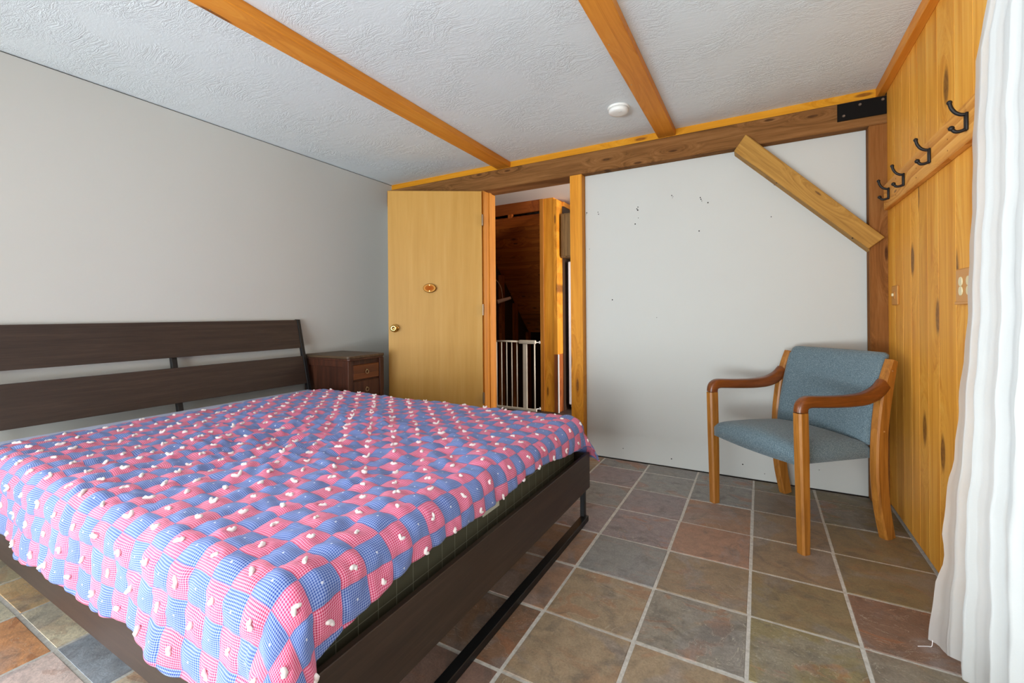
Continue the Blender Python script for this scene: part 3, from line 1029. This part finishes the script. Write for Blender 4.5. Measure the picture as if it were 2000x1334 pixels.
tms = [tie_mesh(s) for s in range(8)]
rest = bmesh.new()
for k, (p, nrm) in enumerate(ties):
    me = random.choice(tms if p.x < -1.2 else tms[:6])
    M = Matrix.Translation(p) @ nrm.to_track_quat('Z', 'Y').to_matrix().to_4x4() @ Matrix.Rotation(random.uniform(0, 6.28), 4, 'Z') @ Matrix.Scale(random.uniform(0.85, 1.15) * (1.25 if p.x < -1.1 else 1.05), 4)
    if k < 300:
        o = bpy.data.objects.new('yarn_tie', me)
        COL.objects.link(o)
        o.parent = quilt
        o.matrix_basis = Matrix.Translation(-WLOC[quilt.name]) @ M
    else:
        t0 = bmesh.new()
        t0.from_mesh(me)
        t0.transform(M)
        tmp = bpy.data.meshes.new('t')
        t0.to_mesh(tmp)
        rest.from_mesh(tmp)
        bpy.data.meshes.remove(tmp)
        t0.free()
if len(ties) > 300:
    q = MB()
    q.bm.free()
    q.bm = rest
    tag(q.build('yarn_tie_rest', M_YARN, quilt, smooth=True), kind='stuff')

# ================================================================== nightstand
ns_ = empty('nightstand', (-2.79, 2.365, 0.0), 'small worn walnut nightstand between the headboard and the open door', 'nightstand')
NX0, NX1, NY0, NY1, NZ = -3.04, -2.555, 2.195, 2.535, 0.76
c = 0.028
tp = MB()
o1 = [(NX0, NY0 - 0.014 + c), (NX0 + c * 0.8, NY0 - 0.014), (NX1 + 0.012 - c * 0.3, NY0 - 0.014), (NX1 + 0.016, NY0 - 0.014 + c * 0.4), (NX1 + 0.016, NY1 + 0.014 - c), (NX1 + 0.016 - c, NY1 + 0.014), (NX0, NY1 + 0.014)]
tp.prism([(a, b, 0) for a, b in o1], (0, 0, NZ - 0.020), (0, 0, NZ))
tp.build('top', M_NTOP, ns_, bevel=0.005)
MB().prism([(a * 0.985 + (1 - 0.985) * -2.8, b * 0.97 + 0.03 * 2.365, 0) for a, b in o1], (0, 0, NZ - 0.034), (0, 0, NZ - 0.020)).build('top_moulding', M_NIGHT, ns_, bevel=0.003)
body = MB().box(NX0 + 0.01, NX1 - 0.016, NY0 + 0.008, NY1 - 0.008, 0.09, NZ - 0.034)
body.build('carcass', M_NIGHT, ns_)
for a, b in ((NX0 + 0.008, NX0 + 0.05), (NX1 - 0.06, NX1 - 0.012)):
    MB().box(a, b, NY0 - 0.002, NY0 + 0.008, 0.09, NZ - 0.034, 0.001).build('side_stile', M_NIGHT, ns_)
MB().box(NX0 + 0.05, NX1 - 0.06, NY0 - 0.001, NY0 + 0.008, NZ - 0.08, NZ - 0.034, 0.001).build('side_rail', M_NIGHT, ns_)
for y0 in (NY0 - 0.002, NY1 - 0.042):
    MB().box(NX1 - 0.016, NX1, y0, y0 + 0.044, 0.09, NZ - 0.034, 0.003).build('front_stile', M_NIGHT, ns_)
for z0, z1 in ((0.582, 0.690), (0.44, 0.570), (0.29, 0.428), (0.13, 0.278)):
    d = MB().box(NX1 - 0.014, NX1 - 0.003, NY0 + 0.046, NY1 - 0.046, z0, z1, 0.004).build('drawer', M_NDRAW if z0 > 0.5 else M_NIGHT, ns_)
    yc, zc = (NY0 + NY1) / 2, (z0 + z1) / 2 + 0.008
    ringpts = [(NX1 + 0.004, yc + 0.014 * math.sin(t_ * math.pi / 8), zc - 0.010 + 0.014 * math.cos(t_ * math.pi / 8)) for t_ in range(16)]
    rp = MB().tube(ringpts, 0.0022, 6, close=True)
    rp.cyl((NX1 - 0.003, yc, zc + 0.004), (NX1 + 0.006, yc, zc + 0.004), 0.006, 0.004, 10)
    rp.build('ring_pull', M_OLDBRASS, d, smooth=True)
for a in (NX0 + 0.01, NX1 - 0.05):
    for b in (NY0 + 0.008, NY1 - 0.048):
        MB().box(a, a + 0.04, b, b + 0.04, 0.0, 0.09, 0.003).build('foot', M_NIGHT, ns_)

# ================================================================== armchair
CO = Vector((-0.024, 2.513, 0))
cang = math.atan2(-0.7156, 0.6985)
chair = empty('armchair', CO, 'oak armchair with blue grey tweed seat and back in the corner', 'chair', rotz=cang)


def rsec(w2, h2, c):
    return [(-w2 + c, -h2), (w2 - c, -h2), (w2, -h2 + c), (w2, h2 - c), (w2 - c, h2), (-w2 + c, h2), (-w2, h2 - c), (-w2, -h2 + c)]


def bez(pts, n):
    """Catmull-Rom through 2D points"""
    P = [pts[0]] + list(pts) + [pts[-1]]
    out = []
    for i in range(1, len(P) - 2):
        for k in range(n):
            t_ = k / n
            q = []
            for a in range(len(pts[0])):
                p0, p1, p2, p3 = P[i - 1][a], P[i][a], P[i + 1][a], P[i + 2][a]
                q.append(0.5 * (2 * p1 + (p2 - p0) * t_ + (2 * p0 - 5 * p1 + 4 * p2 - p3) * t_ ** 2 + (3 * p1 - p0 - 3 * p2 + p3) * t_ ** 3))
            out.append(q)
    out.append(list(pts[-1]))
    return out


def path_frames(u, pts):
    fr = []
    for i, p in enumerate(pts):
        a = pts[max(i - 1, 0)]
        b = pts[min(i + 1, len(pts) - 1)]
        d = Vector((0, b[0] - a[0], b[1] - a[1])).normalized()
        fr.append((Vector((u, p[0], p[1])), Vector((1, 0, 0)), d.cross(Vector((1, 0, 0)))))
    return fr


for sgn in (-1, 1):
    u = 0.276 * sgn
    # front leg: gently tapered, chamfered
    m = MB()
    legp = [(-0.012, 0.0), (-0.014, 0.2), (-0.018, 0.42), (-0.022, 0.612)]
    secs = [rsec(0.020, 0.021, 0.007), rsec(0.0205, 0.024, 0.007), rsec(0.021, 0.026, 0.007), rsec(0.021, 0.027, 0.008)]
    m.sweep(path_frames(u, legp), secs)
    m.build('front_leg', M_OAK, chair, local=True)
    # arm: bent round from the leg, dips, then sweeps up into the back post
    ap = bez([(-0.022, 0.613), (-0.016, 0.642), (0.012, 0.656), (0.06, 0.655), (0.15, 0.650), (0.26, 0.648), (0.35, 0.655), (0.42, 0.680), (0.462, 0.715)], 5)
    n_ = len(ap)
    sc_ = [rsec(0.021 + 0.004 * math.sin(math.pi * k / (n_ - 1)), 0.0265 - 0.004 * math.sin(math.pi * min(1, k / (n_ - 1) * 1.1)) + 0.004 * (k / (n_ - 1)), 0.009) for k in range(n_)]
    arm = MB().sweep(path_frames(u, ap), sc_).build('arm', M_OAK_ARM, chair, local=True, smooth=True)
    md = arm.modifiers.new('b', 'EDGE_SPLIT')
    md.split_angle = R(50)
    # rear leg and back post in one bent piece
    bpz = bez([(0.478, 0.0), (0.446, 0.14), (0.430, 0.28), (0.430, 0.40), (0.437, 0.52), (0.462, 0.66), (0.489, 0.755), (0.512, 0.822)], 4)
    wz = [0.030, 0.033, 0.035, 0.035, 0.033, 0.033, 0.027, 0.019]
    ws = [q[0] for q in bez([(q,) for q in wz], 4)]
    rp = MB().sweep(path_frames(u, bpz), [rsec(0.0205, max(q, 0.018), 0.007) for q in ws])
    rp.build('rear_leg', M_OAK, chair, local=True)
    for zz, dd_ in ((0.775, 0.49), (0.50, 0.435)):
        MB().sphere((u + sgn * 0.0205, dd_, zz), 0.005, u=8, v=6).build('dowel_cap', M_OAK, chair, local=True)


def cushion(name, U0, U1, n, m_, fn):
    """closed cushion: fn(a,b) -> (top point, bottom point), a,b in 0..1"""
    vs, fs = [], []
    for i in range(n + 1):
        for j in range(m_ + 1):
            vs.append(fn(i / n, j / m_, 1))
    N = len(vs)
    for i in range(n + 1):
        for j in range(m_ + 1):
            vs.append(fn(i / n, j / m_, -1))
    id_ = lambda i, j: i * (m_ + 1) + j
    for i in range(n):
        for j in range(m_):
            fs.append((id_(i, j), id_(i + 1, j), id_(i + 1, j + 1), id_(i, j + 1)))
            fs.append((N + id_(i, j + 1), N + id_(i + 1, j + 1), N + id_(i + 1, j), N + id_(i, j)))
    ring = [(i, 0) for i in range(n)] + [(n, j) for j in range(m_)] + [(i, m_) for i in range(n, 0, -1)] + [(0, j) for j in range(m_, 0, -1)]
    for k in range(len(ring)):
        a, b = ring[k], ring[(k + 1) % len(ring)]
        fs.append((id_(*a), N + id_(*a), N + id_(*b), id_(*b)))
    b_ = bmesh.new()
    bv = [b_.verts.new(v) for v in vs]
    for f in fs:
        b_.faces.new([bv[q] for q in f])
    q = MB()
    q.bm.free()
    q.bm = b_
    o = q.build(name, M_FABRIC, chair, smooth=True, local=True)
    return o


def edge(t_, r):
    d = min(t_, 1 - t_)
    return math.sqrt(max(0.0, 1 - (1 - min(d / r, 1)) ** 2))


def seat_fn(a, b, side):
    uu = (a * 2 - 1) * 0.2545
    dd_ = -0.030 + b * 0.445
    # front edge slightly bowed
    dd_ -= 0.010 * (1 - b) * (1 - (a * 2 - 1) ** 2)
    ea, eb = edge(a, 0.12), edge(b, 0.14)
    if side > 0:
        zz = 0.424 + 0.034 * min(ea, eb) + 0.034 * math.sin(math.pi * a) * math.sin(math.pi * min(1, b * 0.9 + 0.1)) ** 0.7 - 0.012 * b
    else:
        zz = 0.378 - 0.008 * b - 0.004 * math.sin(math.pi * a)
    return (uu, dd_, zz)


cushion('seat', 0, 1, 30, 30, seat_fn)


def back_fn(a, b, side):
    hw = 0.2545
    uu = (a * 2 - 1) * hw
    zz = 0.43 + b * 0.425
    lean = 0.415 + 0.02 * b + 0.085 * b ** 1.6
    bow = -0.022 * (a * 2 - 1) ** 2 + 0.02
    e = min(edge(a, 0.05), edge(b, 0.05))
    th = 0.014 + 0.014 * e
    zz -= 0.012 * (1 - edge(a, 0.05)) * (b > 0.9)
    dd_ = lean + bow - side * th
    if b > 0.8 and side > 0:
        dd_ += 0.012 * ((b - 0.8) / 0.2) ** 2
    return (uu, dd_, zz)


cushion('backrest', 0, 1, 30, 30, back_fn)
MB().box(-0.20, 0.20, 0.08, 0.34, 0.372, 0.384, 0.003).build('seat_board', M_BLACK, chair, local=True)

# ================================================================== right wall: hook rack, plates, curtain
rack = empty('coat_rack', (0.6, 2.45, 1.592), 'pine board with four black iron coat hooks on the plank wall', 'coat rack')
RX = 0.583
MB().box(RX, XR, 1.85, 3.045, 1.590, 1.722, 0.003).build('rack_board', M_RACK, rack)
for hy in (1.945, 2.30, 2.655, 2.925):
    m = MB()
    hz = 1.652
    m.box(RX - 0.008, RX, hy - 0.009, hy + 0.009, hz - 0.028, hz + 0.030, 0.002)
    up_ = bez([(RX - 0.004, hz + 0.024), (RX - 0.016, hz + 0.026), (RX - 0.029, hz + 0.035), (RX - 0.039, hz + 0.052), (RX - 0.043, hz + 0.070)], 4)
    m.tube([(a, hy, b) for a, b in up_], [0.0055] * (len(up_) - 2) + [0.006, 0.0065], 8)
    m.sphere((up_[-1][0], hy, up_[-1][1]), 0.0075, u=10, v=8)
    lo_ = bez([(RX - 0.004, hz - 0.022), (RX - 0.016, hz - 0.027), (RX - 0.030, hz - 0.026), (RX - 0.039, hz - 0.014)], 4)
    m.tube([(a, hy, b) for a, b in lo_], 0.0055, 8)
    m.sphere((lo_[-1][0], hy, lo_[-1][1]), 0.0085, u=10, v=8)
    m.build('coat_hook', M_IRON, rack, smooth=True)
for hy in (1.88, 2.12, 2.48, 2.8, 3.0):
    for hz in (1.615, 1.655, 1.695):
        if hy in (3.0, 2.8) and hz == 1.655:
            continue
        MB().cyl((RX + 0.0005, hy, hz), (RX - 0.0006, hy, hz), 0.003, seg=7).build('screw', M_TIMBER_Z, rack)

sw = empty('light_switch', (XR, 2.94, 1.13), 'wooden light switch plate beside the dark corner post', 'switch')
MB().box(XR - 0.007, XR, 2.885, 3.0, 1.082, 1.182, 0.004).build('cover_plate', M_PLATEWOOD, sw)
for sy in (2.945,):
    MB().box(XR - 0.010, XR - 0.007, sy - 0.014, sy + 0.014, 1.114, 1.150, 0.001).build('switch_frame', M_PLATEWOOD, sw)
    MB().box(XR - 0.018, XR - 0.010, sy - 0.004, sy + 0.004, 1.128, 1.142, 0.001).build('toggle', M_CREAM, sw)
ot = empty('wall_outlet', (XR, 2.04, 1.13), 'wooden outlet plate with cream sockets half hidden by the curtain', 'outlet')
MB().box(XR - 0.008, XR, 1.955, 2.125, 1.072, 1.195, 0.004).build('cover_plate', M_PLATEWOOD, ot)
MB().box(XR - 0.012, XR - 0.008, 1.955, 2.12, 1.072, 1.082, 0.001).build('ledge', M_PLATEWOOD, ot)
for oy in (2.075, 2.01):
    for oz in (1.118, 1.150):
        MB().cyl((XR - 0.0085, oy, oz), (XR - 0.0110, oy, oz), 0.0165, 0.0155, 14).build('socket', M_CREAM, ot)

# sheer curtain: hangs from a rod under the ceiling, flares out over the floor
cur = empty('sheer_curtain', (0.53, 0.6, 0.0), 'sheer white cotton curtain hanging at the right over the window', 'curtain')
nw, nz = 330, 70
vs = np.zeros((nw + 1, nz + 1, 3))
cz = np.linspace(0.006, 2.14, nz + 1)
for j, z_ in enumerate(cz):
    k = np.linspace(0, 1, nw + 1)
    ye = np.interp(z_, [0, 0.3, 0.7, 1.2, 1.75, 1.80, 1.86, 2.0, 2.14], [1.862, 1.885, 1.878, 1.872, 1.858, 1.868, 1.815, 1.735, 1.69])
    xe = np.interp(z_, [0, 0.3, 0.65, 0.9, 1.2, 1.8, 2.14], [0.458, 0.494, 0.526, 0.548, 0.562, 0.575, 0.572])
    yb_ = -0.75
    wob = 0.006 * math.sin(z_ * 17) + 0.004 * math.sin(z_ * 41)
    yy = (ye + wob) + (yb_ - ye) * k
    away = np.clip((ye - yy) / 0.32, 0, 1)
    base = xe + (0.548 - xe) * np.sqrt(away) * np.interp(z_, [0, 1.2, 2], [0.85, 0.5, 0.3])
    low = np.interp(z_, [0, 1.0, 2.14], [1.0, 0.75, 0.45])
    ph = k * 2.62 / 0.105 * 2 * math.pi / 1.0
    fold = 0.017 * np.sin(ph + 0.7 * np.sin(k * 31) + z_ * 0.5) + 0.009 * np.sin(ph * 1.73 + 1.1 + z_ * 0.8)
    fold += 0.004 * np.sin(ph * 3.1 + z_ * 2.0)
    vs[:, j, 0] = np.minimum(base + fold * low * np.clip(0.25 + away * 2.0, 0, 1), 0.604)
    vs[:, j, 1] = yy + 0.012 * np.cos(ph + 0.4) * low
    vs[:, j, 2] = z_ + (0.012 * np.sin(k * 40) ** 2 + np.clip((away) * 0.02, 0, 0.02)) * (1 - z_ / 2.2)
idx = np.arange((nw + 1) * (nz + 1)).reshape(nw + 1, nz + 1)
faces = np.stack([idx[:-1, :-1], idx[1:, :-1], idx[1:, 1:], idx[:-1, 1:]], -1).reshape(-1, 4).tolist()
rawmesh('curtain_cloth', vs.reshape(-1, 3), faces, M_CURT, cur)
MB().tube(bez([(0.466, 1.853, 0.020), (0.462, 1.846, 0.004), (0.452, 1.842, 0.003), (0.440, 1.836, 0.003), (0.425, 1.828, 0.003)], 5), 0.0011, 5).build('loose_thread', M_YARN, cur, smooth=True)
rod = empty('curtain_rod', (0.56, 0.5, 2.15), 'white curtain rod above the sheer curtain', 'curtain rod')
MB().cyl((0.566, -0.8, 2.15), (0.566, 1.76, 2.15), 0.009, seg=12).build('rod', M_WHITEPL, rod, smooth=True)
for ry in (-0.78, 1.74):
    MB().box(0.566, XR, ry - 0.006, ry + 0.006, 2.14, 2.16).build('rod_bracket', M_WHITEPL, rod)

# ---- smoke detector
sd = empty('smoke_detector', (-0.736, 2.665, ZC), 'white round smoke detector on the ceiling', 'smoke detector')
MB().cyl((-0.736, 2.665, ZC - 0.012), (-0.736, 2.665, ZC), 0.064, 0.066, 40).build('mounting_base', M_WHITEPL, sd, bevel=0.002)
pr = [(0.012, 0.060), (0.030, 0.058), (0.037, 0.050), (0.039, 0.03), (0.039, 0.001)]
MB().sweep([((-0.736, 2.665, ZC - a), (1, 0, 0), (0, 1, 0)) for a, r in pr],
           [[(r * math.cos(2 * math.pi * k / 40), r * math.sin(2 * math.pi * k / 40)) for k in range(40)] for a, r in pr]).build('cover', M_WHITEPL, sd, smooth=True)
MB().cyl((-0.72, 2.64, ZC - 0.0392), (-0.72, 2.64, ZC - 0.0405), 0.008, seg=14).build('test_button', M_WHITEPL, sd)

# ================================================================== the hall beyond the doorway
tag(MB().box(-2.9, 1.1, YB, 5.3, -0.08, -0.002).build('floor_hall', M_HALLFLOOR), kind='structure') if False else None
hf = MB().box(-3.0, 1.1, YB + 0.0005, 4.42, -0.08, -0.001).box(-1.87, 1.1, 4.42, 5.3, -0.08, -0.001)
tag(hf.build('floor_hall', M_HALLFLOOR), kind='structure')
M_HCEIL = m_paint('hall_ceiling_paint', srgb(226, 214, 204))
tag(MB().box(-3.1, 1.2, YB + 0.12, 6.9, ZC, ZC + 0.1).build('ceiling_hall', M_HCEIL), kind='structure')
M_HWALL = m_paint('hall_wall_paint', srgb(214, 206, 192))
hw = MB().box(1.05, 1.15, YB + 0.12, 5.3, -0.1, 0.85).box(1.05, 1.15, YB + 0.12, 5.3, 2.05, ZC).box(1.05, 1.15, YB + 0.12, 3.6, 0.85, 2.05).box(1.05, 1.15, 4.9, 5.3, 0.85, 2.05)
tag(hw.build('wall_hall_right', M_HWALL), kind='structure')
tag(MB().box(-1.8, 1.15, 5.3, 5.4, -0.1, ZC).build('wall_hall_back', M_HWALL), kind='structure')
# stairwell: left wall of dark boards with studs, steps going down, sloping plank soffit
SXL = -2.9
tag(MB().box(SXL - 0.1, SXL, YB + 0.12, 6.9, -1.7, ZC).build('wall_stair_left', M_DARKPANEL), kind='structure')
tag(MB().box(-2.02, -1.9, 4.50, 6.9, -1.7, ZC).build('wall_stair_right', M_STAIR), kind='structure')
tag(MB().box(SXL - 0.1, -1.9, 6.8, 6.9, -1.7, ZC).build('wall_stair_back', M_STAIR), kind='structure')
st = empty('staircase', (-2.45, 5.2, -1.7), 'dark wooden stairs going down behind the white gate', 'stairs')
for k in range(8):
    MB().box(SXL + 0.05, -2.03, 4.43 + k * 0.25, 4.42 + (k + 1) * 0.25 + 0.02, -0.2 * (k + 1) - 0.03, -0.2 * (k + 1)).build('tread', M_STAIR, st)
    MB().box(SXL + 0.05, -2.03, 4.42 + (k + 1) * 0.25 - 0.02, 4.42 + (k + 1) * 0.25, -0.2 * (k + 2), -0.2 * (k + 1) - 0.03).build('riser', M_STAIR, st)
sf = empty('plank_soffit', (-2.45, 4.36, 2.13), 'sloping reddish pine plank soffit over the stairs', 'soffit')
MB().box(SXL, -2.0765, 4.36, 4.40, 2.172, ZC, 0.002).build('header_board', M_STAIR, sf)
MB().box(-2.47, -2.42, 4.36, 4.40, 2.128, 2.172).build('spacer_block', M_STAIR, sf)
sdv = Vector((0, 1, -1)).normalized()
snv = Vector((0, 1, 1)).normalized()
p0 = Vector((0, 4.36, 2.13))
for k in range(14):
    a = p0 + sdv * (0.135 * k + 0.001)
    b = p0 + sdv * (0.135 * (k + 1) - 0.001)
    sec = [a, b, b + snv * 0.02, a + snv * 0.02]
    MB().prism([tuple(q) for q in sec], (SXL, 0, 0), (-2.0765, 0, 0)).build('plank', M_STAIR, sf)
for k, (y_, wd, zt) in enumerate(((4.50, 0.06, 1.95), (4.86, 0.09, 1.55), (5.22, 0.09, 1.2), (5.6, 0.09, 0.8))):
    o = MB().box(SXL, SXL + 0.04, y_, y_ + wd, -0.9, zt, 0.002).build('wall_stud', M_STUD)
    tag(o, ('reddish wall stud beside the stairs, nearest the door jamb', 'reddish wall stud under the stair lamp', 'third reddish wall stud down the stairwell', 'farthest reddish wall stud down the dark stairwell')[k], 'stud', 'studs on the stairwell wall')
# small lamp on a wire beside the stairs
lp = empty('stair_lamp', (-2.85, 4.72, 1.2), 'small pale tube lamp hanging on a wire beside the stairs', 'lamp')
MB().cyl((-2.82, 4.70, 1.205), (-2.70, 4.82, 1.255), 0.026, 0.018, 16).build('lamp_tube', M_LAMP, lp, smooth=False)
MB().tube(bez([(-2.86, 4.52, 1.37), (-2.84, 4.62, 1.47), (-2.82, 4.68, 1.47), (-2.79, 4.74, 1.38), (-2.775, 4.755, 1.245)], 5), 0.004, 6).build('wire', M_LAMP, lp, smooth=True)
MB().box(-2.86, -2.845, 4.50, 4.53, 1.33, 1.39, 0.002).build('wall_mount', M_WHITEPL, lp)
# post and boards right of the stairs
pt = empty('stair_post', (-1.96, 4.40, 0.0), 'reddish pine post right of the white stair gate', 'post')
MB().box(-2.075, -2.03, 4.355, 4.375, 0.0, ZC, 0.002).build('edge_board', M_JAMB, pt)
MB().box(-2.03, -1.915, 4.362, 4.46, 0.0, ZC, 0.003).build('post_core', M_PINE_Z, pt)
MB().box(-1.915, -1.872, 4.355, 4.50, 0.62, 2.27, 0.002).build('outer_board', M_PINE_Z, pt)
MB().box(-1.915, -1.872, 4.355, 4.50, 0.0, 0.62, 0.002).build('lower_board', M_STUD, pt)
MB().box(-1.872, -1.862, 4.352, 4.37, 0.0, 0.62, 0.001).build('corner_bead', M_WHITEPL, pt)
MB().box(-1.915, -1.85, 4.50, 5.25, 2.22, 2.27, 0.002).build('top_rail', M_PINE_Y, pt)
MB().box(-1.90, -1.862, 4.50, 5.25, 0.0, 2.22).build('side_panel', M_DARKPANEL, pt)
cb = empty('wall_cabinet', (-1.5, 4.7, 1.65), 'brown oak cabinet above the white refrigerator in the hall', 'cabinet')
MB().box(-1.858, -1.15, 4.43, 5.0, 1.655, 2.125, 0.002).build('cabinet_body', M_OAK_CAB, cb)
MB().box(-1.845, -1.165, 4.412, 4.43, 1.668, 2.112, 0.003).build('cabinet_door', M_OAK_CAB, cb)
fr = empty('refrigerator', (-1.45, 4.9, 0.0), 'tall white refrigerator glimpsed through the doorway', 'refrigerator')
MB().box(-1.825, -1.12, 4.60, 5.22, 0.02, 1.62, 0.006).build('fridge_body', M_FRIDGE, fr)
MB().box(-1.825, -1.12, 4.54, 4.595, 0.06, 1.62, 0.008).build('fridge_door', M_FRIDGE, fr)
MB().box(-1.80, -1.15, 4.62, 5.2, 0.0, 0.02).build('plinth', M_BLACK, fr)
# safety gate across the stairs
gt = empty('safety_gate', (-2.38, 4.31, 0.0), 'cream metal child safety gate across the top of the stairs', 'gate')
GY = 4.305
MB().box(-2.70, -2.10, GY - 0.011, GY + 0.011, 0.0, 0.028, 0.003).build('bottom_rail', M_GATE, gt)
MB().tube([(-2.70, GY, 0.75), (-2.30, GY, 0.752)], 0.010, 8).build('top_rail', M_GATE, gt, smooth=True)
MB().box(-2.31, -2.105, GY - 0.016, GY + 0.016, 0.728, 0.768, 0.008, 2).build('latch_handle', M_GATE, gt)
for gx_ in (-2.663, -2.598, -2.533, -2.468, -2.403, -2.338):
    MB().cyl((gx_, GY, 0.028), (gx_, GY, 0.748), 0.0065, seg=8).build('bar', M_GATE, gt, smooth=True)
MB().box(-2.262, -2.212, GY - 0.009, GY + 0.009, 0.028, 0.73, 0.003).build('wide_bar', M_GATE, gt)
MB().cyl((-2.122, GY, 0.028), (-2.122, GY, 0.74), 0.008, seg=10).build('bar', M_GATE, gt, smooth=True)
for gz in (0.745, 0.03):
    MB().cyl((-2.105, GY, gz), (-2.076, GY + 0.03, gz), 0.005, seg=8).cyl((-2.08, GY + 0.03, gz), (-2.0755, GY + 0.035, gz), 0.016, seg=12).build('tension_bolt', M_WHITEPL, gt)
    MB().cyl((-2.72, GY, gz), (-2.70, GY, gz), 0.016, seg=12).cyl((-2.896, GY, gz), (-2.72, GY, gz), 0.005, seg=8).build('tension_bolt', M_WHITEPL, gt)
